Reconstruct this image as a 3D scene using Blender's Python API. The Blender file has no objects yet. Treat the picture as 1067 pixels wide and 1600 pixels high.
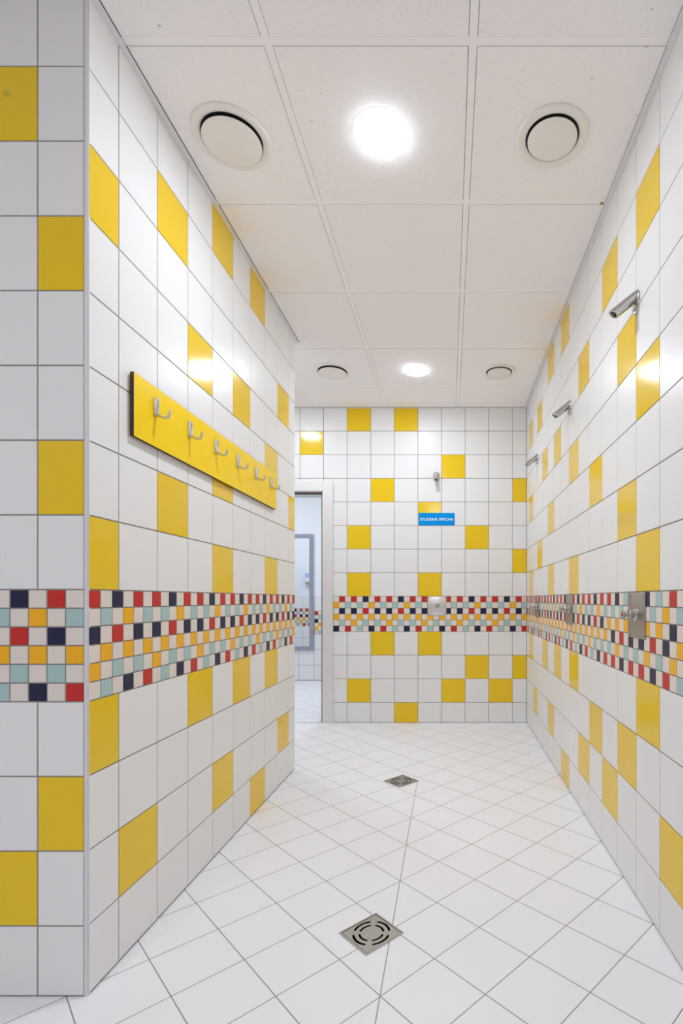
import bpy, bmesh, math, random
from mathutils import Vector, Matrix

S = bpy.context.scene
C = S.collection
PI = math.pi

# ------------------------------------------------------------------ camera
H = 1.063                                   # eye height above the floor
cd = bpy.data.cameras.new('camera')
cd.sensor_fit = 'AUTO'; cd.sensor_width = 36.0; cd.lens = 18.0
cd.shift_x = -0.105; cd.shift_y = 0.0853
cd.clip_start = 0.02; cd.clip_end = 60
cam = bpy.data.objects.new('camera', cd); C.objects.link(cam)
cam.location = (0, 0, H); cam.rotation_euler = (PI / 2, 0, 0)
S.camera = cam

# ------------------------------------------------------------------ world and exposure
w = bpy.data.worlds.new('world'); S.world = w; w.use_nodes = True
w.node_tree.nodes['Background'].inputs[0].default_value = (0.02, 0.02, 0.02, 1)
S.view_settings.view_transform = 'Standard'
S.view_settings.look = 'None'
S.view_settings.gamma = 1.0
S.view_settings.exposure = 0.0
S.view_settings.use_curve_mapping = False
S.cycles.max_bounces = 16
S.cycles.diffuse_bounces = 10
S.cycles.glossy_bounces = 6
S.cycles.caustics_reflective = False
S.cycles.caustics_refractive = False
S.cycles.sample_clamp_indirect = 6.0
# lamp strengths (seen and reflected ceiling lights, then the added or unseen ones)
LAMP = 146.0         # the nearer light in the shower aisle
LAMP_FAR = 105.0      # the farther one
LAMP_SIDE = 92.0     # the one over the passage to the doorway
LAMP_ADDED = 136.0     # added, unseen lights behind the viewpoint that brighten the front part
LAMP_HALL = 176.0     # unseen, beyond the doorway; the right one added to brighten the floor
LAMP_COL = (0.905, 0.992, 1.095)
HALL_COL = (0.90, 0.96, 1.0)

# ------------------------------------------------------------------ measures
XL, XR = -0.966, 0.658        # partition face, right wall face
YF, YE, YB = 1.369, 3.211, 4.341   # partition front, partition end, back wall
XO = -2.6                     # far left side of the room
YR = -2.0                     # wall behind
ZC = 2.685                    # ceiling
ZM = 1.089                    # top of the mosaic band
YH0, YH1 = 4.571, 6.67        # hall beyond the doorway
ZMH = 0.907                   # top of its mosaic band
DX0, DX1, DZ = -1.866, -1.066, 1.980     # door opening
XV = -0.185                   # valley line in the floor


def lin(r, g, b):
    f = lambda c: (c / 255 / 12.92) if c / 255 <= 0.04045 else ((c / 255 + 0.055) / 1.055) ** 2.4
    return (f(r), f(g), f(b), 1)


# ------------------------------------------------------------------ materials
def mat(name, col, rough=0.4, metal=0.0, spec=0.5, bump=None, coat=0.0):
    m = bpy.data.materials.new(name); m.use_nodes = True
    nt = m.node_tree; b = nt.nodes['Principled BSDF']
    b.inputs['Base Color'].default_value = col
    b.inputs['Roughness'].default_value = rough
    b.inputs['Metallic'].default_value = metal
    b.inputs['Specular IOR Level'].default_value = spec
    if coat:
        b.inputs['Coat Weight'].default_value = coat
        b.inputs['Coat Roughness'].default_value = 0.04
    if bump:
        sc, st, dist = bump
        tc = nt.nodes.new('ShaderNodeTexCoord')
        n = nt.nodes.new('ShaderNodeTexNoise'); n.inputs['Scale'].default_value = sc
        n.inputs['Detail'].default_value = 3
        bp = nt.nodes.new('ShaderNodeBump'); bp.inputs['Strength'].default_value = st
        bp.inputs['Distance'].default_value = dist
        nt.links.new(tc.outputs['Object'], n.inputs['Vector'])
        nt.links.new(n.outputs['Fac'], bp.inputs['Height'])
        nt.links.new(bp.outputs['Normal'], b.inputs['Normal'])
    return m


M_WHITE = mat('white_tile', lin(232, 231, 231), 0.31, spec=0.20, bump=(5, 0.10, 0.004))
M_YEL = mat('yellow_tile', lin(235, 196, 22), 0.13, spec=0.38, bump=(4, 0.06, 0.003))
M_GROUT = mat('grout', lin(140, 136, 132), 0.85, bump=(200, 0.2, 0.001))
M_MW = mat('mosaic_cream', lin(226, 216, 207), 0.45, bump=(160, 0.25, 0.001))
M_MN = mat('mosaic_navy', lin(30, 33, 66), 0.35, spec=0.3, bump=(160, 0.25, 0.001))
M_MR = mat('mosaic_red', lin(196, 44, 38), 0.35, spec=0.3, bump=(160, 0.4, 0.001))
M_MB = mat('mosaic_pale_blue', lin(166, 195, 194), 0.40, bump=(160, 0.25, 0.001))
M_MY = mat('mosaic_yellow', lin(244, 178, 8), 0.25, bump=(160, 0.15, 0.001))
M_PVC = mat('corner_profile', lin(214, 211, 217), 0.35)
M_TRIMC = mat('ceiling_trim', lin(226, 226, 228), 0.6, spec=0.2)
M_GRID = mat('ceiling_grid', lin(246, 243, 244), 0.6)
M_STEEL = mat('brushed_steel', lin(176, 173, 168), 0.30, 1.0, bump=(60, 0.12, 0.001))
M_PLATE = mat('steel_plate', lin(176, 170, 163), 0.36, 1.0, bump=(30, 0.15, 0.002))
M_PLATEL = mat('steel_plate_lit', lin(222, 220, 219), 0.30, 1.0, bump=(30, 0.15, 0.002))  # plate steel again, paler: reflected brightness put into the colour
M_CHROME = mat('polished_chrome', lin(196, 195, 193), 0.13, 1.0)
M_ZINC = mat('satin_zinc', lin(206, 205, 206), 0.26, 0.92)
M_DARK = mat('dark_hollow', lin(22, 21, 22), 0.8)
M_BOARD = mat('yellow_board', lin(250, 210, 0), 0.25, spec=0.16)
M_CORE = mat('dark_board_core', lin(46, 42, 48), 0.5)
M_BLUE = mat('blue_sign', lin(0, 146, 224), 0.5, spec=0.08)
M_LETTER = mat('white_lettering', lin(245, 248, 250), 0.5)
M_VENT = mat('vent_enamel', lin(234, 230, 226), 0.45)
M_FRAME = mat('door_frame_metal', lin(226, 225, 223), 0.36, 0.25)
M_SEAL = mat('rubber_seal', lin(60, 58, 62), 0.7)
M_MFRAME = mat('mirror_frame_grey', lin(150, 152, 166), 0.5)
M_MIRROR = mat('mirror_silver', lin(240, 244, 246), 0.01, 1.0)
M_PAINT = mat('white_paint', lin(236, 238, 242), 0.7, bump=(80, 0.1, 0.001))
M_DOT = mat('red_dot', lin(176, 84, 60), 0.5)
M_RED = mat('red_cap', lin(200, 60, 36), 0.35)
M_PLASTIC = mat('white_plastic', lin(232, 234, 236), 0.35)
M_PBLUE = mat('pale_blue_plastic', lin(168, 196, 236), 0.3)
M_RIM = mat('lamp_rim', lin(240, 240, 240), 0.4)


def stained_yellow():
    """a yellow tile with one faint dark smudge (object coordinates)"""
    m = M_YEL.copy(); m.name = 'yellow_tile_smudged'
    nt = m.node_tree; b = nt.nodes['Principled BSDF']
    tc = nt.nodes.new('ShaderNodeTexCoord')
    vm = nt.nodes.new('ShaderNodeVectorMath'); vm.operation = 'DISTANCE'
    vm.inputs[1].default_value = (-1.183, YF, 2.416)
    mr = nt.nodes.new('ShaderNodeMapRange')
    mr.inputs[1].default_value = 0.003; mr.inputs[2].default_value = 0.014
    mr.inputs[3].default_value = 0.35; mr.inputs[4].default_value = 0.0
    mx = nt.nodes.new('ShaderNodeMix'); mx.data_type = 'RGBA'
    mx.inputs[6].default_value = b.inputs['Base Color'].default_value
    mx.inputs[7].default_value = lin(110, 80, 30)
    nt.links.new(tc.outputs['Object'], vm.inputs[0])
    nt.links.new(vm.outputs['Value'], mr.inputs[0])
    nt.links.new(mr.outputs[0], mx.inputs[0])
    nt.links.new(mx.outputs[2], b.inputs['Base Color'])
    return m


M_YELS = stained_yellow()
WALL_MATS = [M_GROUT, M_WHITE, M_YEL, M_MW, M_MN, M_MR, M_MB, M_MY, M_PAINT, M_YELS]
GR, WH, YE_, MW, MN, MR, MB_, MY, PA, YS = range(10)


def emission(name, col, strength):
    m = bpy.data.materials.new(name); m.use_nodes = True
    nt = m.node_tree; b = nt.nodes['Principled BSDF']
    b.inputs['Base Color'].default_value = (0.9, 0.9, 0.9, 1)
    b.inputs['Emission Color'].default_value = (*col, 1)
    b.inputs['Emission Strength'].default_value = strength
    return m


def floor_material(name, valley):
    """square white tiles laid on the diagonal, grey joints, one cut joint along the valley"""
    m = bpy.data.materials.new(name); m.use_nodes = True
    nt = m.node_tree; N = nt.nodes; L = nt.links; b = N['Principled BSDF']
    def math_(op, a, bb=None, c=None):
        n = N.new('ShaderNodeMath'); n.operation = op
        for i, v in enumerate((a, bb, c)):
            if v is None: continue
            if isinstance(v, (int, float)): n.inputs[i].default_value = v
            else: L.new(v, n.inputs[i])
        return n.outputs[0]
    tc = N.new('ShaderNodeTexCoord'); sp = N.new('ShaderNodeSeparateXYZ')
    L.new(tc.outputs['Object'], sp.inputs[0])
    x = math_('SUBTRACT', sp.outputs[0], -0.3235); y = math_('SUBTRACT', sp.outputs[1], 1.511)
    d = 0.2805
    p = math_('DIVIDE', math_('ADD', x, y), d); q = math_('DIVIDE', math_('SUBTRACT', x, y), d)
    def edge(t):
        f = math_('FRACT', math_('ADD', t, 100.5))
        return math_('MULTIPLY', math_('ABSOLUTE', math_('SUBTRACT', f, 0.5)), d / math.sqrt(2))
    dist = math_('MINIMUM', edge(p), edge(q))
    if valley:
        vx = math_('ABSOLUTE', math_('SUBTRACT', sp.outputs[0], XV))
        vy = math_('GREATER_THAN', sp.outputs[1], 2.995)
        dist = math_('MINIMUM', dist, math_('ADD', vx, vy))
    mr = N.new('ShaderNodeMapRange'); mr.interpolation_type = 'SMOOTHSTEP'
    mr.inputs[1].default_value = 0.0010; mr.inputs[2].default_value = 0.0020
    L.new(dist, mr.inputs[0])
    nz = N.new('ShaderNodeTexNoise'); nz.inputs['Scale'].default_value = 3.5; nz.inputs['Detail'].default_value = 6
    L.new(tc.outputs['Object'], nz.inputs['Vector'])
    tone = N.new('ShaderNodeMix'); tone.data_type = 'RGBA'
    tone.inputs[6].default_value = lin(237, 237, 241); tone.inputs[7].default_value = lin(242, 242, 246)
    L.new(nz.outputs['Fac'], tone.inputs[0])
    mx = N.new('ShaderNodeMix'); mx.data_type = 'RGBA'
    mx.inputs[6].default_value = lin(150, 146, 141)
    L.new(mr.outputs[0], mx.inputs[0]); L.new(tone.outputs[2], mx.inputs[7])
    L.new(mx.outputs[2], b.inputs['Base Color'])
    b.inputs['Roughness'].default_value = 0.42
    b.inputs['Specular IOR Level'].default_value = 0.4
    n2 = N.new('ShaderNodeTexNoise'); n2.inputs['Scale'].default_value = 40; n2.inputs['Detail'].default_value = 2
    L.new(tc.outputs['Object'], n2.inputs['Vector'])
    hgt = math_('ADD', mr.outputs[0], math_('MULTIPLY', n2.outputs['Fac'], 0.15))
    bp = N.new('ShaderNodeBump'); bp.inputs['Strength'].default_value = 0.35; bp.inputs['Distance'].default_value = 0.001
    L.new(hgt, bp.inputs['Height']); L.new(bp.outputs['Normal'], b.inputs['Normal'])
    return m


def ceiling_material():
    """mineral-fibre panels with fine pinholes and a few dark specks"""
    m = bpy.data.materials.new('ceiling_panel'); m.use_nodes = True
    nt = m.node_tree; N = nt.nodes; L = nt.links; b = N['Principled BSDF']
    tc = N.new('ShaderNodeTexCoord')
    a = N.new('ShaderNodeTexNoise'); a.inputs['Scale'].default_value = 170; a.inputs['Detail'].default_value = 3
    c = N.new('ShaderNodeTexNoise'); c.inputs['Scale'].default_value = 55; c.inputs['Detail'].default_value = 4
    for n in (a, c): L.new(tc.outputs['Object'], n.inputs['Vector'])
    r1 = N.new('ShaderNodeMapRange'); r1.inputs[1].default_value = 0.715; r1.inputs[2].default_value = 0.77
    r1.inputs[3].default_value = 0.0; r1.inputs[4].default_value = 0.55
    L.new(c.outputs['Fac'], r1.inputs[0])
    r2 = N.new('ShaderNodeMapRange'); r2.inputs[1].default_value = 0.35; r2.inputs[2].default_value = 0.75
    L.new(a.outputs['Fac'], r2.inputs[0])
    t = N.new('ShaderNodeMix'); t.data_type = 'RGBA'
    t.inputs[6].default_value = lin(242, 239, 240); t.inputs[7].default_value = lin(247, 244, 245)
    L.new(r2.outputs[0], t.inputs[0])
    t2 = N.new('ShaderNodeMix'); t2.data_type = 'RGBA'
    t2.inputs[7].default_value = lin(120, 112, 106)
    L.new(r1.outputs[0], t2.inputs[0]); L.new(t.outputs[2], t2.inputs[6])
    L.new(t2.outputs[2], b.inputs['Base Color'])
    b.inputs['Roughness'].default_value = 0.85; b.inputs['Specular IOR Level'].default_value = 0.2
    bp = N.new('ShaderNodeBump'); bp.inputs['Strength'].default_value = 0.15; bp.inputs['Distance'].default_value = 0.001
    L.new(a.outputs['Fac'], bp.inputs['Height']); L.new(bp.outputs['Normal'], b.inputs['Normal'])
    return m


M_FLOOR = floor_material('floor_tile', True)
M_FLOORH = floor_material('hall_floor_tile', False)
M_CEIL = ceiling_material()


# ------------------------------------------------------------------ mesh helpers
def obj(name, bm, mats, parent=None, smooth=None):
    me = bpy.data.meshes.new(name)
    if smooth is not None:
        bm.normal_update()
        for f in bm.faces: f.smooth = True
        for e in bm.edges:
            if len(e.link_faces) == 2 and e.calc_face_angle(0) > smooth: e.smooth = False
    bm.to_mesh(me); bm.free()
    for m in (mats if isinstance(mats, list) else [mats]): me.materials.append(m)
    o = bpy.data.objects.new(name, me); C.objects.link(o)
    if parent: o.parent = parent
    return o


def box(bm, x0, x1, y0, y1, z0, z1, mi=0):
    v = [bm.verts.new((x, y, z)) for x in (x0, x1) for y in (y0, y1) for z in (z0, z1)]
    fs = []
    for q in ((0, 1, 3, 2), (4, 6, 7, 5), (0, 4, 5, 1), (2, 3, 7, 6), (0, 2, 6, 4), (1, 5, 7, 3)):
        f = bm.faces.new([v[i] for i in q]); f.material_index = mi; fs.append(f)
    return fs


def bevel_all(bm, w_, seg=2):
    bmesh.ops.bevel(bm, geom=list(bm.edges), offset=w_, segments=seg, profile=0.5, affect='EDGES', clamp_overlap=True)


def lathe(bm, prof, n=40, axis_m=Matrix.Identity(4), mi=0):
    """prof: list of (radius, height) along local +Z; radius 0 closes to a point"""
    rings = []
    for r, h in prof:
        if r < 1e-6: rings.append([bm.verts.new(axis_m @ Vector((0, 0, h)))])
        else: rings.append([bm.verts.new(axis_m @ Vector((r * math.cos(2 * PI * k / n), r * math.sin(2 * PI * k / n), h))) for k in range(n)])
    for a, b in zip(rings, rings[1:]):
        for k in range(n):
            k2 = (k + 1) % n
            if len(a) == 1 and len(b) == 1: continue
            if len(a) == 1: f = bm.faces.new((a[0], b[k2], b[k]))
            elif len(b) == 1: f = bm.faces.new((a[k], a[k2], b[0]))
            else: f = bm.faces.new((a[k], a[k2], b[k2], b[k]))
            f.material_index = mi
    bmesh.ops.recalc_face_normals(bm, faces=list(bm.faces))


def sweep(bm, pts, radii, up=Vector((0, 1, 0)), n=12):
    """elliptical tube along pts; radii = (across up, across side) per point, rounded ends"""
    pts = [Vector(p) for p in pts]; rings = []
    for i, p in enumerate(pts):
        t = (pts[min(i + 1, len(pts) - 1)] - pts[max(i - 1, 0)]).normalized()
        s = t.cross(up).normalized(); u = s.cross(t).normalized()
        a, b = radii[i]
        rings.append([bm.verts.new(p + u * a * math.cos(2 * PI * k / n) + s * b * math.sin(2 * PI * k / n)) for k in range(n)])
    for A, B in zip(rings, rings[1:]):
        for k in range(n): bm.faces.new((A[k], A[(k + 1) % n], B[(k + 1) % n], B[k]))
    bm.faces.new(rings[0]); bm.faces.new(rings[-1])
    bmesh.ops.recalc_face_normals(bm, faces=list(bm.faces))


def spline(pts, m=6):
    P = [Vector(p) for p in pts]; out = []
    for i in range(len(P) - 1):
        p0, p1, p2, p3 = P[max(i - 1, 0)], P[i], P[i + 1], P[min(i + 2, len(P) - 1)]
        for k in range(m):
            t = k / m
            out.append(0.5 * ((2 * p1) + (p2 - p0) * t + (2 * p0 - 5 * p1 + 4 * p2 - p3) * t * t + (3 * p1 - p0 - 3 * p2 + p3) * t ** 3))
    out.append(P[-1]); return out


def tag(o, label, cat, group=None):
    o['label'] = label; o['category'] = cat
    if group: o['group'] = group
    return o


def thing(name, label, cat, loc=(0, 0, 0), rz=0.0, group=None):
    o = bpy.data.objects.new(name, None); C.objects.link(o)
    o.empty_display_size = 0.05
    o.location = loc; o.rotation_euler = (0, 0, rz)
    return tag(o, label, cat, group)


def struct(o):
    o['kind'] = 'structure'; return o


def copy_tree(src, loc, rz, label, parent=None):
    r = src.copy(); C.objects.link(r)
    if parent is None:
        r.location = loc; r.rotation_euler = (0, 0, rz); r['label'] = label
    else: r.parent = parent
    for ch in list(src.children): copy_tree(ch, None, None, None, r)
    return r


def boolean_cut(o, cutters):
    """cut the cutter meshes out of o and keep the result as o's own mesh"""
    bm = bmesh.new()
    for c in cutters:
        bm.from_mesh(c.data)
    me = bpy.data.meshes.new('cut'); bm.to_mesh(me); bm.free()
    k = bpy.data.objects.new('cut', me); C.objects.link(k)
    md = o.modifiers.new('cut', 'BOOLEAN'); md.object = k; md.operation = 'DIFFERENCE'; md.solver = 'EXACT'
    bpy.context.view_layer.update()
    dg = bpy.context.evaluated_depsgraph_get()
    new = bpy.data.meshes.new_from_object(o.evaluated_get(dg))
    o.modifiers.clear(); o.data = new
    for c in list(cutters) + [k]: bpy.data.objects.remove(c)


# ------------------------------------------------------------------ tiled wall faces
def mosaic_colour(row, n):
    """row 1..6 from the top, n = column within the six-wide repeat (0 = the navy of the top row)"""
    n %= 6
    if row == 1: return MN if n == 0 else (MR if n in (2, 4) else MW)
    if row == 2: return MY if n == 1 else (MB_ if n in (3, 5) else MW)
    if row == 3: return MR if n == 0 else (MN if n in (2, 4) else MW)
    if row == 4: return MY if n % 2 else MW
    if row == 5: return MY if n == 4 else (MB_ if n in (0, 2) else MW)
    return {1: MN, 3: MR, 5: MB_}.get(n, MW)


class Face:
    """one tiled plane: u runs along it, z up; the tile face lies in the plane, grout sits behind"""
    def __init__(s, bm, P, nrm, clip, back=0.012):
        s.bm, s.P, s.n, s.clip, s.back = bm, P, Vector(nrm), clip, back

    def tile(s, u0, u1, z0, z1, mi, gap=0.0030, bev=0.0012):
        for (cu0, cu1, cz0, cz1) in s.clip:
            a0, a1, b0, b1 = max(u0, cu0), min(u1, cu1), max(z0, cz0), min(z1, cz1)
            if a1 - a0 < 0.006 or b1 - b0 < 0.006: continue
            g = gap / 2
            a0 += g; a1 -= g; b0 += g; b1 -= g
            if a1 - a0 < 0.004 or b1 - b0 < 0.004: continue
            bv = min(bev, (a1 - a0) / 4, (b1 - b0) / 4)
            o = [s.P(u, z) - s.n * 0.0022 for u, z in ((a0, b0), (a1, b0), (a1, b1), (a0, b1))]
            i = [s.P(u, z) for u, z in ((a0 + bv, b0 + bv), (a1 - bv, b0 + bv), (a1 - bv, b1 - bv), (a0 + bv, b1 - bv))]
            ov = [s.bm.verts.new(p) for p in o]; iv = [s.bm.verts.new(p) for p in i]
            fs = [iv] + [[ov[k], ov[(k + 1) % 4], iv[(k + 1) % 4], iv[k]] for k in range(4)]
            for f in fs:
                f = s.bm.faces.new(f); f.material_index = mi
                f.normal_update()
                c = f.calc_center_median()
                if f.normal.dot(s.n) < 0: f.normal_flip()

    def ground(s, mi=GR, off=0.0015):
        for (u0, u1, z0, z1) in s.clip:
            vs = [s.bm.verts.new(s.P(u, z) - s.n * off) for u, z in ((u0, z0), (u1, z0), (u1, z1), (u0, z1))]
            f = s.bm.faces.new(vs); f.material_index = mi; f.normal_update()
            if f.normal.dot(s.n) < 0: f.normal_flip()

    def cover(s, bounds, yellow, zm, m_start, m_pitch, m_count, ncol, rows=8, below=5, special={}):
        """bounds: tile column edges in u; yellow: set of (column, row), rows 1.. above the mosaic, -1.. below"""
        for k in range(len(bounds) - 1):
            u0, u1 = bounds[k], bounds[k + 1]
            for r in range(1, rows + 1):
                mi = special.get((k, r), YE_ if (k, r) in yellow else WH)
                s.tile(u0, u1, zm + 0.2 * (r - 1), zm + 0.2 * r, mi)
            for r in range(1, below + 1):
                zt = zm - 0.3 - 0.2 * (r - 1)
                s.tile(u0, u1, zt - 0.2, zt, YE_ if (k, -r) in yellow else WH)
        for i in range(m_count):
            u0 = m_start + m_pitch * i
            for r in range(1, 7):
                zt = zm - 0.05 * (r - 1)
                s.tile(min(u0, u0 + m_pitch), max(u0, u0 + m_pitch), zt - 0.05, zt, ncol(i, r), gap=0.0028, bev=0.0008)


def floor_z(x, y):
    """flat on the left, rising gently to the right wall and to the back wall"""
    t = max(0.0, (x - XV) / (XR - XV)) * 0.016
    b = max(0.0, (y - 3.12) / (YB - 3.12)) * 0.017
    return max(t, b)


ZT, ZBOT = 2.71, -0.02
# --- right wall
bm = bmesh.new()
box(bm, XR + 0.003, XR + 0.15, YR - 0.15, YB + 0.23, ZBOT, ZT, GR)
f = Face(bm, lambda u, z: Vector((XR, u, z)), (-1, 0, 0), [(YR, YB, 0.0195, 2.70)])
f.ground()
base, T = 1.600, 0.2014
n0 = int((base - YR) / T) + 1
bounds = [base + T * k for k in range(-n0, 16)]
col = lambda k: k + n0
Y = {(-1, -3), (0, 7), (0, 4), (0, 1), (0, -1), (1, 5), (1, 2), (1, -2), (2, 7), (2, -3), (3, 3), (3, -2), (4, 6), (4, -3),
     (5, 4), (5, 1), (5, -1), (6, 8), (6, -4), (7, 5), (7, -1), (8, 8), (8, 3), (8, 1), (8, -3), (9, 5), (9, -1),
     (10, 7), (10, 2), (11, -3), (12, 7), (12, 4), (12, 1), (12, -1),
     (-3, 6), (-4, 3), (-4, -2), (-6, 5), (-7, 2), (-9, 7), (-10, -3)}
Y = {(col(a), b) for a, b in Y}


def right_mosaic(i, r):
    j = i - 70                                   # j counts toward the back wall, 0 = first square inside the picture edge
    if 2 <= j <= 13:                             # two mats laid upside down
        q = 5 - ((j - 2) % 6)
        n = ((5 - q) + 4) % 6
        return mosaic_colour(7 - r, n)
    return mosaic_colour(r, 17 - j)


f.cover(bounds, Y, ZM, 1.480 - 0.0502 * 71, 0.0502, 130, right_mosaic)
struct(obj('wall_right', bm, WALL_MATS))

# --- back wall with the doorway
bm = bmesh.new()
FR = 0.084                                       # door frame width
for x0, x1, z0, z1 in ((XO - 0.1, DX0, ZBOT, ZT), (DX1, XR + 0.003, ZBOT, ZT), (DX0, DX1, DZ, ZT)):
    box(bm, x0, x1, YB + 0.003, YH0 - 0.003, z0, z1, GR)
f = Face(bm, lambda u, z: Vector((u, YB, z)), (0, -1, 0),
         [(XO, -1.8649, 0.019, 2.089), (-1.0641, XR, 0.019, 2.089), (-1.8649, -1.0641, DZ + 0.01, 2.089), (XO, XR, 2.089, 2.70)])
f.ground()
base, T = -1.2643, 0.2002
bounds = [base + T * k for k in range(-7, 11)]
Y = {(2, 8), (4, 8), (0, 7), (6, 6), (3, 5), (9, 5), (5, 4), (2, 3), (7, 3), (9, 2), (2, 1), (5, 1),
     (3, -1), (5, -1), (7, -2), (9, -2), (2, -3), (6, -3), (8, -3), (4, -4), (-2, 8), (-3, 2), (-5, 6), (-4, -2), (-6, 3)}
Y = {(a + 7, b) for a, b in Y}
f.cover(bounds, Y, ZM, -0.9816 - 0.0499 * 36, 0.0499, 72, lambda i, r: mosaic_colour(r, i - 36 - 5))
# hall side of the same wall
f = Face(bm, lambda u, z: Vector((u, YH0, z)), (0, 1, 0),
         [(-4.0, DX0 - 0.01, 0.01, ZMH + 0.195), (DX1 + 0.01, XR, 0.01, ZMH + 0.195)])
f.ground()
f.cover([-4.1 + 0.2 * k for k in range(25)], set(), ZMH, -2.60 - 0.0495 * 40, 0.0495, 90,
        lambda i, r: mosaic_colour(r, 39 - i), rows=1)
box(bm, -4.0, XO - 0.1, YB + 0.003, YH0 - 0.003, ZBOT, ZT, GR)
f = Face(bm, lambda u, z: Vector((u, YH0, z)), (0, 1, 0),
         [(-4.0, DX0 - 0.01, ZMH + 0.195, 2.70), (DX1 + 0.01, XR, ZMH + 0.195, 2.70), (DX0 - 0.01, DX1 + 0.01, DZ + 0.01, 2.70)])
f.ground(PA, 0.0)
struct(obj('wall_back', bm, WALL_MATS))

# --- left wall: the free-standing partition (front, aisle side and end)
bm = bmesh.new()
e = 0.003
box(bm, XO, XL - e, YF + e, YE - e, ZBOT, ZT, GR)
f = Face(bm, lambda u, z: Vector((XL, u, z)), (1, 0, 0), [(YF + 0.004, YE - 0.004, 0.004, 2.70)])
f.ground()
base, T = 1.4986, 0.1982
bounds = [base + T * k for k in range(-1, 10)]
Y = {(0, 6), (0, 1), (0, -1), (1, -3), (2, 7), (2, 2), (3, 5), (3, -1), (4, 8), (4, 3), (4, 1), (4, -3), (5, 5), (5, -1),
     (6, 8), (6, -4), (7, 4), (7, 1), (7, -1), (8, 6), (8, -3), (9, 3)}
f.cover(bounds, Y, ZM, 1.3705, 0.0496, 37, lambda i, r: mosaic_colour(r, i - 2))
f = Face(bm, lambda u, z: Vector((u, YF, z)), (0, -1, 0), [(XO, XL - 0.010, 0.002, 2.70)])
f.ground()
bounds = [-1.1004 - 0.2 * k for k in range(8, 0, -1)] + [-1.1004, XL]
n = len(bounds) - 2
Y = {(n, 5), (n, 2), (n, -2), (n - 1, 7), (n - 1, -3), (n - 2, 4), (n - 2, -1), (n - 3, 6), (n - 3, 1), (n - 4, 3), (n - 5, -3), (n - 5, 7)}
f.cover(bounds, Y, ZM, -0.9760 - 0.0496 * 34, 0.0496, 34, lambda i, r: mosaic_colour(r, i - 30 + 0),
        special={(n - 1, 7): YS})
f = Face(bm, lambda u, z: Vector((u, YE, z)), (0, 1, 0), [(XO, XL - 0.004, 0.012, 2.70)])
f.ground()
f.cover([XL - 0.2 * k for k in range(9, -1, -1)], {(7, 5), (6, 2), (8, -2), (4, 7), (5, -1)}, ZM, XL - 0.05 * 33, 0.05, 33,
        lambda i, r: mosaic_colour(r, i - 2))
struct(obj('wall_left', bm, WALL_MATS))

# --- the outer left side and the wall behind (plain tiles with the same band)
bm = bmesh.new()
for y0, y1 in ((YR - 0.15, YF), (YE, YB)):
    box(bm, XO - 0.15, XO - 0.003, y0, y1, ZBOT, ZT, GR)
    f = Face(bm, lambda u, z: Vector((XO, u, z)), (1, 0, 0), [(max(y0, YR), y1, 0.019, 2.70)])
    f.ground()
    f.cover([YR + 0.2 * k for k in range(33)], {(3, 5), (7, 2), (10, 7), (12, -2), (5, -3), (27, 6), (29, 3), (30, -2)}, ZM, YR, 0.05, 128,
            lambda i, r: mosaic_colour(r, i))
struct(obj('wall_outer', bm, WALL_MATS))
bm = bmesh.new()
box(bm, XO - 0.15, XR + 0.003, YR - 0.15, YR - 0.003, ZBOT, ZT, GR)
f = Face(bm, lambda u, z: Vector((u, YR, z)), (0, 1, 0), [(XO, XR, 0.019, 2.70)])
f.ground()
f.cover([XO + 0.2 * k for k in range(18)], {(3, 5), (7, 2), (10, 7), (12, -2), (5, -3), (14, 4), (9, 3)}, ZM, XO, 0.05, 66, lambda i, r: mosaic_colour(r, i))
struct(obj('wall_rear', bm, WALL_MATS))

# --- hall beyond the doorway
bm = bmesh.new()
box(bm, -4.0, XR + 0.15, YH1 + 0.003, YH1 + 0.15, ZBOT, ZT, GR)
f = Face(bm, lambda u, z: Vector((u, YH1, z)), (0, -1, 0), [(-4.0, XR, 0.012, ZMH + 0.19)])
f.ground()
f.cover([-1.958 + 0.2 * k for k in range(-11, 14)], set(), ZMH, -1.754 - 0.0497 * 46, 0.0497, 96,
        lambda i, r: mosaic_colour(r, i - 46 + 4), rows=1)
f = Face(bm, lambda u, z: Vector((u, YH1, z)), (0, -1, 0), [(-4.0, XR, ZMH + 0.19, 2.70)])
f.ground(PA, 0.0)
struct(obj('wall_hall_far', bm, WALL_MATS))
for nm, x0, x1, xf, nx in (('wall_hall_left', -4.15, -4.003, -4.0, 1), ('wall_hall_right', XR + 0.003, XR + 0.15, XR, -1)):
    bm = bmesh.new()
    y0 = YB if nx > 0 else YH0 - 0.01
    box(bm, x0, x1, y0, YH1 + 0.15, ZBOT, ZT, GR)
    f = Face(bm, lambda u, z: Vector((xf, u, z)), (nx, 0, 0), [(YH0, YH1, 0.012, ZMH + 0.19)])
    f.ground()
    f.cover([YH0 + 0.2 * k for k in range(12)], set(), ZMH, YH0, 0.05, 42, lambda i, r: mosaic_colour(r, i), rows=1)
    f = Face(bm, lambda u, z: Vector((xf, u, z)), (nx, 0, 0), [(YH0, YH1, ZMH + 0.19, 2.70)])
    f.ground(PA, 0.0)
    struct(obj(nm, bm, WALL_MATS))

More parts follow.
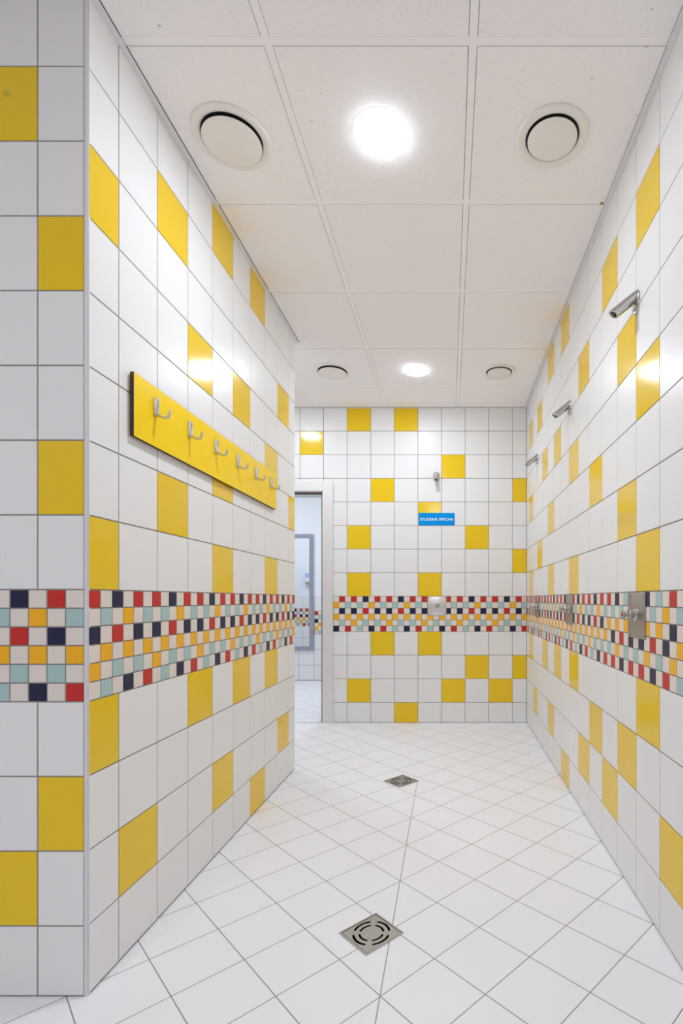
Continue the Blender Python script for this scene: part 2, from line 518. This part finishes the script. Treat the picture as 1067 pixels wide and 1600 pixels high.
# ------------------------------------------------------------------ floor
def slab(name, xs, ys, zf, zb, m):
    bm = bmesh.new()
    g = [[bm.verts.new((x, y, zf(x, y))) for y in ys] for x in xs]
    d = [[bm.verts.new((x, y, zb)) for y in ys] for x in xs]
    nx, ny = len(xs), len(ys)
    for i in range(nx - 1):
        for j in range(ny - 1):
            bm.faces.new((g[i][j], g[i + 1][j], g[i + 1][j + 1], g[i][j + 1]))
            bm.faces.new((d[i][j], d[i][j + 1], d[i + 1][j + 1], d[i + 1][j]))
    for i in range(nx - 1):
        bm.faces.new((g[i][0], d[i][0], d[i + 1][0], g[i + 1][0]))
        bm.faces.new((g[i][-1], g[i + 1][-1], d[i + 1][-1], d[i][-1]))
    for j in range(ny - 1):
        bm.faces.new((g[0][j], g[0][j + 1], d[0][j + 1], d[0][j]))
        bm.faces.new((g[-1][j], d[-1][j], d[-1][j + 1], g[-1][j + 1]))
    bmesh.ops.recalc_face_normals(bm, faces=list(bm.faces))
    return struct(obj(name, bm, m))


DRAINS = [(-0.247, 1.630), (-0.280, 2.994)]
DS = 0.0735                                      # half the drain frame
floor = slab('floor', [XO - 0.1, -1.6, XL, -0.6, XV, 0.1, 0.4, XR + 0.1],
             [YR - 0.1, -0.5, 0.6, 1.2, 2.0, 2.5, 3.12, 3.5, 3.9, YB + 0.0], floor_z, -0.16, M_FLOOR)
cuts = []
for cx, cy in DRAINS:
    b2 = bmesh.new(); box(b2, -DS + 0.001, DS - 0.001, -DS + 0.001, DS - 0.001, -0.10, 0.1)
    b2.transform(Matrix.Translation((cx, cy, 0)) @ Matrix.Rotation(PI / 4, 4, 'Z'))
    cuts.append(obj('cut', b2, M_DARK))
boolean_cut(floor, cuts)
slab('floor_hall', [-4.1, -2, DX0, DX1, XR + 0.1], [YB, YH0, 5.5, YH1 + 0.1],
     lambda x, y: 0.017 - 0.013 * min(1, max(0, (y - YB) / (YH1 - YB))), -0.16, M_FLOORH)

# ------------------------------------------------------------------ ceiling: lay-in panels, grid, edge angle
GX = [0.070 - 0.6 * k for k in range(-1, 6)][::-1]
GY = [1.489 + 0.603 * k for k in range(-6, 6)]
BLOCK = (XO - 1, XL, YF, YE)


def minus_block(x0, x1, y0, y1, blk=BLOCK):
    bx0, bx1, by0, by1 = blk
    if x0 >= bx1 or x1 <= bx0 or y0 >= by1 or y1 <= by0: return [(x0, x1, y0, y1)]
    out = []
    if y0 < by0: out.append((x0, x1, y0, by0))
    if y1 > by1: out.append((x0, x1, by1, y1))
    m0, m1 = max(y0, by0), min(y1, by1)
    if x0 < bx0: out.append((x0, bx0, m0, m1))
    if x1 > bx1: out.append((bx1, x1, m0, m1))
    return out


bm = bmesh.new()
RB = 0.0137
for i in range(len(GX) - 1):
    for j in range(len(GY) - 1):
        x0, x1, y0, y1 = max(GX[i] + RB, XO + 0.02), min(GX[i + 1] - RB, XR - 0.02), max(GY[j] + RB, YR + 0.02), min(GY[j + 1] - RB, YB - 0.02)
        if x1 - x0 < 0.02 or y1 - y0 < 0.02: continue
        for a in minus_block(x0, x1, y0, y1, (XO - 1, XL + 0.022, YF - 0.022, YE + 0.022)):
            if a[1] - a[0] < 0.02 or a[3] - a[2] < 0.02: continue
            box(bm, a[0], a[1], a[2], a[3], ZC, ZC + 0.012)
box(bm, XO - 0.1, XR + 0.05, YR - 0.1, YB + 0.1, ZC + 0.030, ZC + 0.08)
struct(obj('ceiling', bm, M_CEIL))
bm = bmesh.new()
for gx in GX:
    if not XO < gx < XR: continue
    for y0, y1 in ((YR, YF), (YF, YE), (YE, YB)):
        if gx < XL and y0 == YF: continue
        box(bm, gx - 0.012, gx + 0.012, y0, y1, ZC + 0.0012, ZC + 0.030)
for gy in GY:
    if not YR < gy < YB: continue
    x0 = XL if YF < gy < YE else XO
    xs = sorted([x0, XR] + [g for g in GX if x0 < g < XR])
    for a, b_ in zip(xs, xs[1:]):
        box(bm, a + (0.012 if a in GX else 0), b_ - (0.012 if b_ in GX else 0), gy - 0.012, gy + 0.012, ZC + 0.0012, ZC + 0.030)
struct(obj('trim_1', bm, M_GRID))
bm = bmesh.new()
def angle(x0, x1, y0, y1, side):
    box(bm, x0, x1, y0, y1, ZC - 0.004, ZC - 0.0025)
    t = 0.0015
    v = {'l': (x0, x0 + t, y0, y1), 'r': (x1 - t, x1, y0, y1), 'f': (x0, x1, y0, y0 + t), 'b': (x0, x1, y1 - t, y1)}[side]
    box(bm, *v, ZC - 0.0025, ZC + 0.018)
W_ = 0.020
angle(XR - W_, XR, YR, YB, 'r')
angle(XL, XL + W_, YF - W_, YE + W_, 'l')
angle(XO, XR - W_, YB - W_, YB, 'b')
angle(XO, XL, YF - W_, YF, 'b'); angle(XO, XL, YE, YE + W_, 'f')
angle(XO, XR - W_, YR, YR + W_, 'f')
angle(XO, XO + W_, YR + W_, YF - W_, 'l'); angle(XO, XO + W_, YE + W_, YB - W_, 'l')
struct(obj('trim_2', bm, M_TRIMC))
bm = bmesh.new(); box(bm, -4.1, XR + 0.1, YB + 0.12, YH1 + 0.1, ZC, ZC + 0.08)
struct(obj('ceiling_hall', bm, M_PAINT))

# corner profiles of the partition: slim rounded bars over the two outer corners
bm = bmesh.new()
for cx, cy, sy in ((XL - 0.0095, YF, 1), (XL - 0.0095, YE, -1)):
    n = 8; r = 0.0095
    for z0, z1 in ((0.0, 2.70),):
        pr = [(cx, cy + sy * r)] + [(cx + r * math.sin(PI / 2 * k / n), cy + sy * (r - r * math.cos(PI / 2 * k / n))) for k in range(n + 1)]
        lo = [bm.verts.new((x, y, z0)) for x, y in pr]; hi = [bm.verts.new((x, y, z1)) for x, y in pr]
        for k in range(len(pr)):
            k2 = (k + 1) % len(pr); bm.faces.new((lo[k], lo[k2], hi[k2], hi[k]))
        bm.faces.new(lo); bm.faces.new(hi)
bmesh.ops.recalc_face_normals(bm, faces=list(bm.faces))
struct(obj('trim_3', bm, M_PVC, smooth=0.6))

# ------------------------------------------------------------------ doorway frame
bm = bmesh.new()
P = 0.016
zf0 = 0.012
for x0, x1, z0, z1 in ((DX0 - FR, DX0 + 0.002, zf0, DZ + FR), (DX1 - 0.002, DX1 + FR, zf0, DZ + FR), (DX0 + 0.002, DX1 - 0.002, DZ - 0.002, DZ + FR)):
    box(bm, x0, x1, YB - P, YB + 0.004, z0, z1)
    box(bm, x0, x1, YH0 - 0.004, YH0 + P, z0, z1)
box(bm, DX0 - 0.001, DX0 + 0.010, YB, YH0, zf0, DZ); box(bm, DX1 - 0.010, DX1 + 0.001, YB, YH0, zf0, DZ)
box(bm, DX0 + 0.010, DX1 - 0.010, YB, YH0, DZ - 0.010, DZ + 0.001)
bevel_all(bm, 0.0025, 2)
door = struct(obj('door_1', bm, M_FRAME))
bm = bmesh.new()
for x0, x1, z0, z1 in ((DX0 + 0.010, DX0 + 0.016, zf0, DZ - 0.010), (DX1 - 0.016, DX1 - 0.010, zf0, DZ - 0.010), (DX0 + 0.016, DX1 - 0.016, DZ - 0.018, DZ - 0.010)):
    box(bm, x0, x1, YB + 0.004, YB + 0.05, z0, z1)
obj('seal', bm, M_SEAL, door)
bm = bmesh.new(); box(bm, DX0 + 0.016, DX1 - 0.016, YB - 0.004, YB + 0.004, 0.005, 0.0185)
obj('threshold', bm, M_GROUT, door)

# ------------------------------------------------------------------ hook rail on the partition
ZH = 0.687 + H, 0.493 + H
rail = thing('hook_rail', 'long yellow coat hook rail with dark edge and six metal hooks on left tiled wall', 'hook rail', (XL, 1.543, (ZH[0] + ZH[1]) / 2))
bm = bmesh.new()
L_ = 1.274; hh = (ZH[0] - ZH[1]) / 2
fs = box(bm, 0.004, 0.016, 0, L_, -hh, hh)
for f_ in bm.faces: f_.material_index = 1
bevel_all(bm, 0.0008, 1)
bm.normal_update()
for f_ in bm.faces: f_.material_index = 0 if abs(f_.normal.x) > 0.9 else 1
board = obj('board', bm, [M_BOARD, M_CORE], rail)
board['label'] = 'yellow laminate board with dark edge'
# a hook: block with a hollowed front, an arm that runs out and turns up
bm = bmesh.new()
n = 14
def sect(hw, zb, zt, x, r):
    pts = []
    for cx, cz, a0 in ((hw - r, zt - r, 0), (-hw + r, zt - r, 90), (-hw + r, zb + r, 180), (hw - r, zb + r, 270)):
        for k in range(5):
            a = math.radians(a0 + 22.5 * k); pts.append((x, cx + r * math.cos(a), cz + r * math.sin(a)))
    return [bm.verts.new(p) for p in pts]
rings = [sect(0.0095, -0.029, 0.029, 0.0, 0.004), sect(0.0095, -0.029, 0.029, 0.0075, 0.004), sect(0.0085, -0.028, 0.028, 0.0088, 0.0035),
         sect(0.0055, -0.020, 0.012, 0.0088, 0.0025), sect(0.0042, -0.0185, 0.009, 0.0045, 0.002)]
for A, B in zip(rings, rings[1:]):
    for k in range(len(A)): bm.faces.new((A[k], A[(k + 1) % len(A)], B[(k + 1) % len(A)], B[k]))
bm.faces.new(rings[0]); bm.faces.new(rings[-1])
bmesh.ops.recalc_face_normals(bm, faces=list(bm.faces))
b2 = bmesh.new()
path = spline([(0.004, 0, -0.0235), (0.011, 0, -0.0255), (0.022, 0, -0.0315), (0.033, 0, -0.0345), (0.042, 0, -0.0315), (0.0455, 0, -0.022), (0.0475, 0, -0.010)], 5)
m_ = len(path)
rad = []
for i in range(m_):
    t = i / (m_ - 1)
    a = 0.0066 - 0.0018 * t; b_ = 0.0050 - 0.0008 * t
    if i == m_ - 1: a *= 0.55; b_ *= 0.55
    if i == 0: a, b_ = 0.0075, 0.005
    rad.append((a, b_))
sweep(b2, path, rad, Vector((0, 1, 0)), 12)
me = bpy.data.meshes.new('t'); b2.to_mesh(me); b2.free(); bm.from_mesh(me)
hook = obj('hook', bm, M_ZINC, rail, smooth=0.7)
HY = [1.655, 1.872, 2.084, 2.300, 2.517, 2.731]
zc = (ZH[0] + ZH[1]) / 2
hook.location = (0.016, HY[0] - 1.543, 0.6215 + H - zc)
bm = bmesh.new()
lathe(bm, [(0, 0.0), (0.0026, 0.0), (0.0026, 0.0008), (0.0016, 0.0013), (0, 0.0010)], 14, Matrix.Translation((0.0086, 0, 0.020)) @ Matrix.Rotation(PI / 2, 4, 'Y'))
obj('screw', bm, M_STEEL, hook, smooth=0.7)
for y in HY[1:]:
    h2 = hook.copy(); C.objects.link(h2); h2.location = (0.016, y - 1.543, 0.6215 + H - zc)
    for ch in list(hook.children):
        c2 = ch.copy(); C.objects.link(c2); c2.parent = h2

# ------------------------------------------------------------------ shower heads (local +X points out of the wall)
def make_shower(label):
    t = thing('wall_shower', label, 'shower head', group='wall shower heads')
    bm = bmesh.new()                                             # upright rounded wall flange
    def stad(hw, hz, x):
        vs = []
        for k in range(32):
            a = 2 * PI * k / 32
            y = hw * math.cos(a); z = hw * math.sin(a) + (hz - hw) * (1 if math.sin(a) >= 0 else -1)
            vs.append(bm.verts.new((x, y, z)))
        return vs
    prof = [(0.0285, 0.040, 0.0), (0.0285, 0.040, 0.003), (0.0272, 0.0387, 0.0055), (0.024, 0.0355, 0.007), (0.016, 0.027, 0.0078)]
    R = [stad(a, b_, c) for a, b_, c in prof]
    for A, B in zip(R, R[1:]):
        for k in range(32): bm.faces.new((A[k], A[(k + 1) % 32], B[(k + 1) % 32], B[k]))
    bm.faces.new(R[0]); bm.faces.new(R[-1])
    bmesh.ops.recalc_face_normals(bm, faces=list(bm.faces))
    obj('wall_flange', bm, M_CHROME, t, smooth=0.8)
    # slanting barrel, its root cut flush with the flange
    r = 0.0178; n = 36
    a0 = Vector((0.005, 0, 0.019)); ax = Vector((0.075, 0, -0.060)); Lb = ax.length; d = ax.normalized()
    s_ = Vector((0, 1, 0)); u_ = d.cross(s_).normalized() * -1
    bm = bmesh.new(); rings = []
    ring = []
    for k in range(n):
        p = a0 + s_ * r * math.cos(2 * PI * k / n) + u_ * r * math.sin(2 * PI * k / n)
        ring.append(bm.verts.new(p - d * ((p.x - 0.005) / d.x)))
    rings.append(ring)
    for rr, l in [(r, Lb * 0.55), (r, Lb - 0.006), (r * 0.985, Lb - 0.003), (r * 0.93, Lb - 0.0008), (r * 0.85, Lb), (r * 0.62, Lb), (r * 0.60, Lb - 0.005)]:
        c = a0 + d * l
        # the outlet end is cut a little toward the floor
        rings.append([bm.verts.new(c + s_ * rr * math.cos(2 * PI * k / n) + u_ * rr * math.sin(2 * PI * k / n)
                                   + (d * (-0.0055 * (1 - math.sin(2 * PI * k / n)) * rr / r * -1) if l > Lb * 0.6 else Vector((0, 0, 0)))) for k in range(n)])
    for A, B in zip(rings, rings[1:]):
        for k in range(n): bm.faces.new((A[k], A[(k + 1) % n], B[(k + 1) % n], B[k]))
    bm.faces.new(rings[0]); bm.faces.new(rings[-1])
    bmesh.ops.recalc_face_normals(bm, faces=list(bm.faces))
    obj('barrel', bm, M_CHROME, t, smooth=0.6)
    # outlet
    bm = bmesh.new()
    rot = d.to_track_quat('Z', 'Y').to_matrix().to_4x4()
    Mx = Matrix.Translation(a0 + d * (Lb + 0.0050)) @ rot
    lathe(bm, [(0, -0.006), (r * 0.60, -0.006), (r * 0.60, -0.001), (r * 0.50, -0.001), (r * 0.48, -0.004), (0, -0.004)], 24, Mx)
    nz = obj('outlet', bm, M_DARK, t, smooth=0.6); nz['label'] = 'dark outlet nozzle'
    bm = bmesh.new()
    lathe(bm, [(r * 0.38, -0.0041), (r * 0.38, 0.0005), (r * 0.27, 0.0005), (r * 0.24, -0.0030), (r * 0.24, -0.0041)], 24, Mx)
    obj('spray_ring', bm, M_STEEL, nz, smooth=0.6)
    bm = bmesh.new()
    lathe(bm, [(0.0052, 0.0), (0.0052, 0.010), (0.0040, 0.012), (0, 0.012)], 6, Matrix.Translation((0.006, 0, -0.024)) @ Matrix.Rotation(PI / 2 + 0.35, 4, 'Y'))
    obj('set_screw', bm, M_CHROME, t, smooth=0.5)
    return t


ZS = 1.040 + H
sh = make_shower('nearest and largest steel shower head on right wall, over a yellow tile')
sh.location = (XR, 1.792, ZS); sh.rotation_euler = (0, 0, PI)
copy_tree(sh, (XR, 2.785, ZS), PI, 'middle of the three steel shower heads on right wall')
copy_tree(sh, (XR, 3.805, ZS), PI, 'small farthest steel shower head on right wall, next to the back corner')
copy_tree(sh, (-0.107, YB, 1.040 + H), -PI / 2, 'steel shower head on back wall above the blue sign')

# ------------------------------------------------------------------ shower push valves (local +X out of the wall)
def make_valve(label, red):
    t = thing('shower_valve', label, 'shower valve', group='push button shower valves')
    bm = bmesh.new(); box(bm, 0.0, 0.004, -0.079, 0.079, -0.080, 0.080)
    bevel_all(bm, 0.0012, 2)
    obj('cover_plate', bm, M_PLATE if red else M_PLATEL, t, smooth=0.5)
    for sy in (-1, 1):
        for sz in (-1, 1):
            bm = bmesh.new()
            lathe(bm, [(0.0048, 0.0), (0.0048, 0.0015), (0.003, 0.003), (0, 0.0032)], 14, Matrix.Translation((0.004, sy * 0.069, sz * 0.070)) @ Matrix.Rotation(PI / 2, 4, 'Y'))
            obj('screw', bm, M_PLATE if red else M_SEAL, t, smooth=0.8)
    Mx = Matrix.Translation((0.004, 0, 0.003)) @ Matrix.Rotation(PI / 2, 4, 'Y')
    bm = bmesh.new()
    lathe(bm, [(0.0215, 0.0), (0.0215, 0.005), (0.0185, 0.009), (0.0150, 0.010), (0.0150, 0.022), (0.0185, 0.0225), (0.0195, 0.025), (0.0185, 0.0275), (0.010, 0.028), (0, 0.028)], 32, Mx)
    body = obj('valve_body', bm, M_CHROME, t, smooth=0.5)
    bm = bmesh.new()
    lathe(bm, [(0.0095, 0.028), (0.0095, 0.034), (0.0080, 0.036), (0.0080, 0.041), (0.0135, 0.0415), (0.0142, 0.044), (0.0142, 0.0475), (0.0125, 0.049), (0.0075, 0.0492), (0, 0.0492)], 32, Mx)
    pb = obj('push_button', bm, M_CHROME, t, smooth=0.5)
    if red:
        bm = bmesh.new()
        lathe(bm, [(0.0070, 0.0488), (0.0070, 0.0498), (0, 0.0500)], 20, Mx)
        obj('red_dot', bm, M_RED, pb, smooth=0.5)['label'] = 'red dot on the button end'
    return t


ZV = -0.056 + H
v1 = make_valve('nearest square steel push valve plate on right wall mosaic band', True)
v1.location = (XR, 1.790, ZV); v1.rotation_euler = (0, 0, PI)
copy_tree(v1, (XR, 2.790, ZV), PI, 'middle of the three steel push valve plates on right wall mosaic band')
copy_tree(v1, (XR, 3.805, ZV), PI, 'farthest steel push valve plate on right wall, close to the back corner')
v4 = make_valve('square steel push valve plate on back wall mosaic under the blue sign', False)
v4.location = (-0.1015, YB, ZV); v4.rotation_euler = (0, 0, -PI / 2)

# ------------------------------------------------------------------ sign
sg = thing('wall_sign', 'blue sign reading STUDENÁ SPRCHA in white on back wall', 'sign', (-0.105, YB, 0.680 + H))
bm = bmesh.new(); box(bm, -0.1525, 0.1525, -0.004, 0, -0.052, 0.052); bevel_all(bm, 0.0008, 1)
obj('sign_panel', bm, M_BLUE, sg)
tcv = bpy.data.curves.new('lettering', 'FONT'); tcv.body = 'STUDENÁ SPRCHA'
tcv.align_x = 'CENTER'; tcv.align_y = 'BOTTOM_BASELINE'; tcv.size = 1.0; tcv.extrude = 0.02; tcv.offset = 0.009; tcv.space_character = 1.06
to = bpy.data.objects.new('lettering', tcv); C.objects.link(to)
bpy.context.view_layer.update()
me = bpy.data.meshes.new_from_object(to.evaluated_get(bpy.context.evaluated_depsgraph_get()))
bpy.data.objects.remove(to)
xs = [v.co.x for v in me.vertices]
wd = max(xs) - min(xs); cx = (max(xs) + min(xs)) / 2
yb = 0.73                                            # cap height of the font per unit size
for v in me.vertices:
    x, y, z = v.co
    v.co = ((x - cx) * 0.279 / wd, -0.0042 - (z + 0.02) * 0.02, -0.0135 + y * 0.0240 / yb)
me.materials.clear(); me.materials.append(M_LETTER); me.name = 'lettering'
lo = bpy.data.objects.new('lettering', me); C.objects.link(lo); lo.parent = sg
lo['label'] = 'white capital letters'

# ------------------------------------------------------------------ floor drains
def make_drain(label):
    t = thing('floor_drain', label, 'floor drain', group='square floor drains')
    bm = bmesh.new()
    o_, i_ = DS, DS - 0.0055
    for x0, x1, y0, y1 in ((-o_, o_, -o_, -i_), (-o_, o_, i_, o_), (-o_, -i_, -i_, i_), (i_, o_, -i_, i_)):
        box(bm, x0, x1, y0, y1, -0.012, 0.0012)
    fr = obj('frame', bm, M_STEEL, t)
    bm = bmesh.new()                                  # sump: open box below
    q = DS - 0.003
    box(bm, -q, q, -q, q, -0.075, -0.072)
    for x0, x1, y0, y1 in ((-q, q, -q, -q + 0.002), (-q, q, q - 0.002, q), (-q, -q + 0.002, -q, q), (q - 0.002, q, -q, q)):
        box(bm, x0, x1, y0, y1, -0.072, -0.0121)
    obj('sump', bm, M_DARK, t)['label'] = 'dark pit under the grate'
    bm = bmesh.new()
    g = i_ - 0.0018
    box(bm, -g, g, -g, g, -0.004, 0.0004)
    grate = obj('grate', bm, M_STEEL, t)
    cuts = []
    for rc, hw in ((0.0565, 0.0040), (0.0375, 0.0036)):
        for k in range(4):
            b2 = bmesh.new()
            mid = k * PI / 2; half = math.radians(31); m_ = 16
            top = []; 
            for i in range(m_ + 1):
                a = mid - half + 2 * half * i / m_
                top.append(((rc + hw) * math.cos(a), (rc + hw) * math.sin(a)))
            def cap(a, sgn):
                c = (rc * math.cos(a), rc * math.sin(a)); out = []
                for i in range(1, 6):
                    b_ = a + sgn * PI * i / 6
                    out.append((c[0] + hw * math.cos(b_), c[1] + hw * math.sin(b_)))
                return out
            pts = top + cap(mid + half, 1)
            for i in range(m_, -1, -1):
                a = mid - half + 2 * half * i / m_
                pts.append(((rc - hw) * math.cos(a), (rc - hw) * math.sin(a)))
            pts += cap(mid - half, -1)[::-1]
            lo_ = [b2.verts.new((x, y, -0.02)) for x, y in pts]; hi_ = [b2.verts.new((x, y, 0.02)) for x, y in pts]
            for i in range(len(pts)):
                j = (i + 1) % len(pts); b2.faces.new((lo_[i], lo_[j], hi_[j], hi_[i]))
            b2.faces.new(lo_); b2.faces.new(hi_)
            bmesh.ops.recalc_face_normals(b2, faces=list(b2.faces))
            cuts.append(obj('cut', b2, M_DARK))
    boolean_cut(grate, cuts)
    return t


d1 = make_drain('nearer square steel floor drain with curved slots, front of the aisle')
d1.location = (*DRAINS[0], 0.001); d1.rotation_euler = (0, 0, PI / 4)
copy_tree(d1, (*DRAINS[1], 0.001), PI / 4, 'farther square steel floor drain, small, closer to the back wall')

# ------------------------------------------------------------------ ceiling lights
EM = {k: emission(k + '_glow', c, s) for k, c, s in (('aisle_light', LAMP_COL, LAMP), ('far_light', LAMP_COL, LAMP_FAR), ('side_light', LAMP_COL, LAMP_SIDE), ('added_light', LAMP_COL, LAMP_ADDED), ('unseen_hall_light', HALL_COL, LAMP_HALL))}


def make_light(loc, label, em, group='round ceiling lights'):
    t = thing('ceiling_light', label, 'ceiling light', loc, 0, group)
    bm = bmesh.new()
    lathe(bm, [(0.090, -0.001), (0.0925, -0.001), (0.0935, -0.002), (0.0925, -0.003), (0.090, -0.003), (0.090, -0.001)], 56)
    obj('rim', bm, M_RIM, t, smooth=0.6)
    bm = bmesh.new()
    prof = [(0.090, -0.002)] + [(0.090 * math.cos(a), -0.003 - 0.007 * math.sin(a)) for a in [PI / 2 * k / 8 for k in range(8)]] + [(0, -0.010)]
    lathe(bm, prof, 56)
    df = obj('diffuser', bm, EM[em], t, smooth=1.2)
    df['label'] = 'glowing round diffuser'
    return t


make_light((-0.233, 1.786, ZC), 'large lit round ceiling light, nearer of two in view', 'aisle_light')
make_light((-0.233, 3.620, ZC), 'small lit round ceiling light farther back, before the back wall', 'far_light')
make_light((-1.364, 3.620, ZC), 'ceiling light over the passage, seen only mirrored in upper left yellow back wall tile', 'side_light')
make_light((-1.43, -0.65, ZC), 'added light behind the viewpoint on the left, unseen', 'added_light')  # added to light the partition front
make_light((-0.233, -0.65, ZC), 'added light behind the viewpoint in the aisle, unseen', 'added_light')  # second added lamp for the front of the room
make_light((-2.6, 5.60, ZC), 'unseen light in the bluish room beyond the doorway, on the left', 'unseen_hall_light', 'unseen hall lights')
make_light((-1.0, 5.40, ZC), 'added unseen light in the bluish room beyond the doorway, on the right', 'unseen_hall_light', 'unseen hall lights')  # added so the hall floor near the door is brighter

# ------------------------------------------------------------------ ceiling vents
def make_vent(label, r_out, r_in, r_plate, drop, loc):
    t = thing('ceiling_vent', label, 'air vent', loc, 0, 'round ceiling vents')
    bm = bmesh.new()
    lathe(bm, [(r_out, -0.0005), (r_out, -0.0050), (r_out - 0.003, -0.0080), (r_out - 0.012, -0.0092), (r_in + 0.008, -0.0075), (r_in + 0.002, -0.0050), (r_in, -0.0020), (r_in, -0.0005)], 64)
    obj('flange', bm, M_VENT, t, smooth=0.8)
    bm = bmesh.new(); lathe(bm, [(0, -0.0004), (r_in + 0.002, -0.0004), (r_in + 0.002, -0.0016), (0, -0.0016)], 48)  # flat disc under a closed panel; the opening's shade is its black colour
    obj('throat_shade', bm, M_DARK, t, smooth=0.5)['label'] = 'black disc standing in for the shaded opening behind the plate'
    bm = bmesh.new()
    z = -drop
    lathe(bm, [(0, z + 0.010), (r_plate * 0.70, z + 0.010), (r_plate - 0.006, z + 0.0055), (r_plate - 0.0008, z + 0.0030), (r_plate, z + 0.0012), (r_plate - 0.0025, z), (0, z - 0.0008)], 64)
    obj('plate', bm, M_VENT, t, smooth=0.6)
    bm = bmesh.new(); lathe(bm, [(0.010, -0.0016), (0.010, z + 0.010)], 16)
    obj('spindle', bm, M_DARK, t, smooth=0.8)
    return t


make_vent('large round air vent in front left ceiling panel, plate hanging low', 0.132, 0.101, 0.099, 0.017, (-0.762, 1.800, ZC))
make_vent('round air vent in front right ceiling panel with wide ring', 0.126, 0.092, 0.086, 0.011, (0.362, 1.797, ZC))
make_vent('round air vent in rear left ceiling panel with dark gap showing', 0.128, 0.100, 0.098, 0.018, (-0.828, 3.640, ZC))
make_vent('round air vent in rear right ceiling panel near back wall', 0.122, 0.090, 0.084, 0.012, (0.357, 3.650, ZC))

# a small reddish dot on the ceiling grid by the right wall
bm = bmesh.new(); lathe(bm, [(0, 0), (0.0062, 0), (0.0062, -0.0012), (0.0045, -0.0022), (0, -0.0024)], 20)
dot = tag(obj('marker_dot', bm, M_DOT, smooth=0.6), 'tiny reddish round dot on ceiling grid bar beside the right wall', 'marker dot')
dot.location = (0.6255, 2.098, ZC + 0.0012)

# ------------------------------------------------------------------ hall: mirror and a wall dispenser
mx1, mx0 = -1.763, -2.46
mz1, mz0 = 0.846 + H, -0.6625 + H
mir = thing('wall_mirror', 'tall mirror in grey frame on far wall of the room beyond the doorway', 'mirror', ((mx0 + mx1) / 2, YH1, (mz0 + mz1) / 2))
hw, hz, fw = (mx1 - mx0) / 2, (mz1 - mz0) / 2, 0.0525
bm = bmesh.new()
for x0, x1, z0, z1 in ((-hw, -hw + fw, -hz, hz), (hw - fw, hw, -hz, hz), (-hw + fw, hw - fw, hz - fw, hz), (-hw + fw, hw - fw, -hz, -hz + fw)):
    box(bm, x0, x1, -0.024, 0.0, z0, z1)
bmesh.ops.remove_doubles(bm, verts=list(bm.verts), dist=1e-6)
mf = obj('frame', bm, M_MFRAME, mir); mf['label'] = 'grey frame'
for sx in (-1, 1):
    for sz in (-1, 1):
        bm = bmesh.new()
        lathe(bm, [(0.009, 0), (0.009, 0.002), (0.006, 0.0035), (0, 0.004)], 16, Matrix.Translation((sx * (hw - fw / 2), -0.024, sz * (hz - fw / 2))) @ Matrix.Rotation(PI / 2, 4, 'X'))
        obj('corner_screw', bm, M_CHROME, mf, smooth=0.6)
bm = bmesh.new(); box(bm, -hw + fw - 0.004, hw - fw + 0.004, -0.014, -0.002, -hz + fw - 0.004, hz - fw + 0.004)
obj('mirror_glass', bm, M_MIRROR, mir)

ds = thing('soap_dispenser', 'white and blue wall fitting seen small in the mirror beyond the doorway', 'dispenser', (-2.395, YH0, 0.345 + H))
bm = bmesh.new(); box(bm, -0.055, 0.055, 0.0, 0.075, -0.06, 0.02); bevel_all(bm, 0.010, 3); obj('body', bm, M_PLASTIC, ds, smooth=0.6)
bm = bmesh.new(); box(bm, -0.042, 0.042, 0.004, 0.066, 0.018, 0.104); bevel_all(bm, 0.008, 3); obj('tank', bm, M_PBLUE, ds, smooth=0.6)['label'] = 'pale blue tank'
bm = bmesh.new(); box(bm, -0.035, 0.035, 0.02, 0.085, -0.075, -0.058); bevel_all(bm, 0.004, 2); obj('lever', bm, M_STEEL, ds, smooth=0.6)['label'] = 'grey lever'
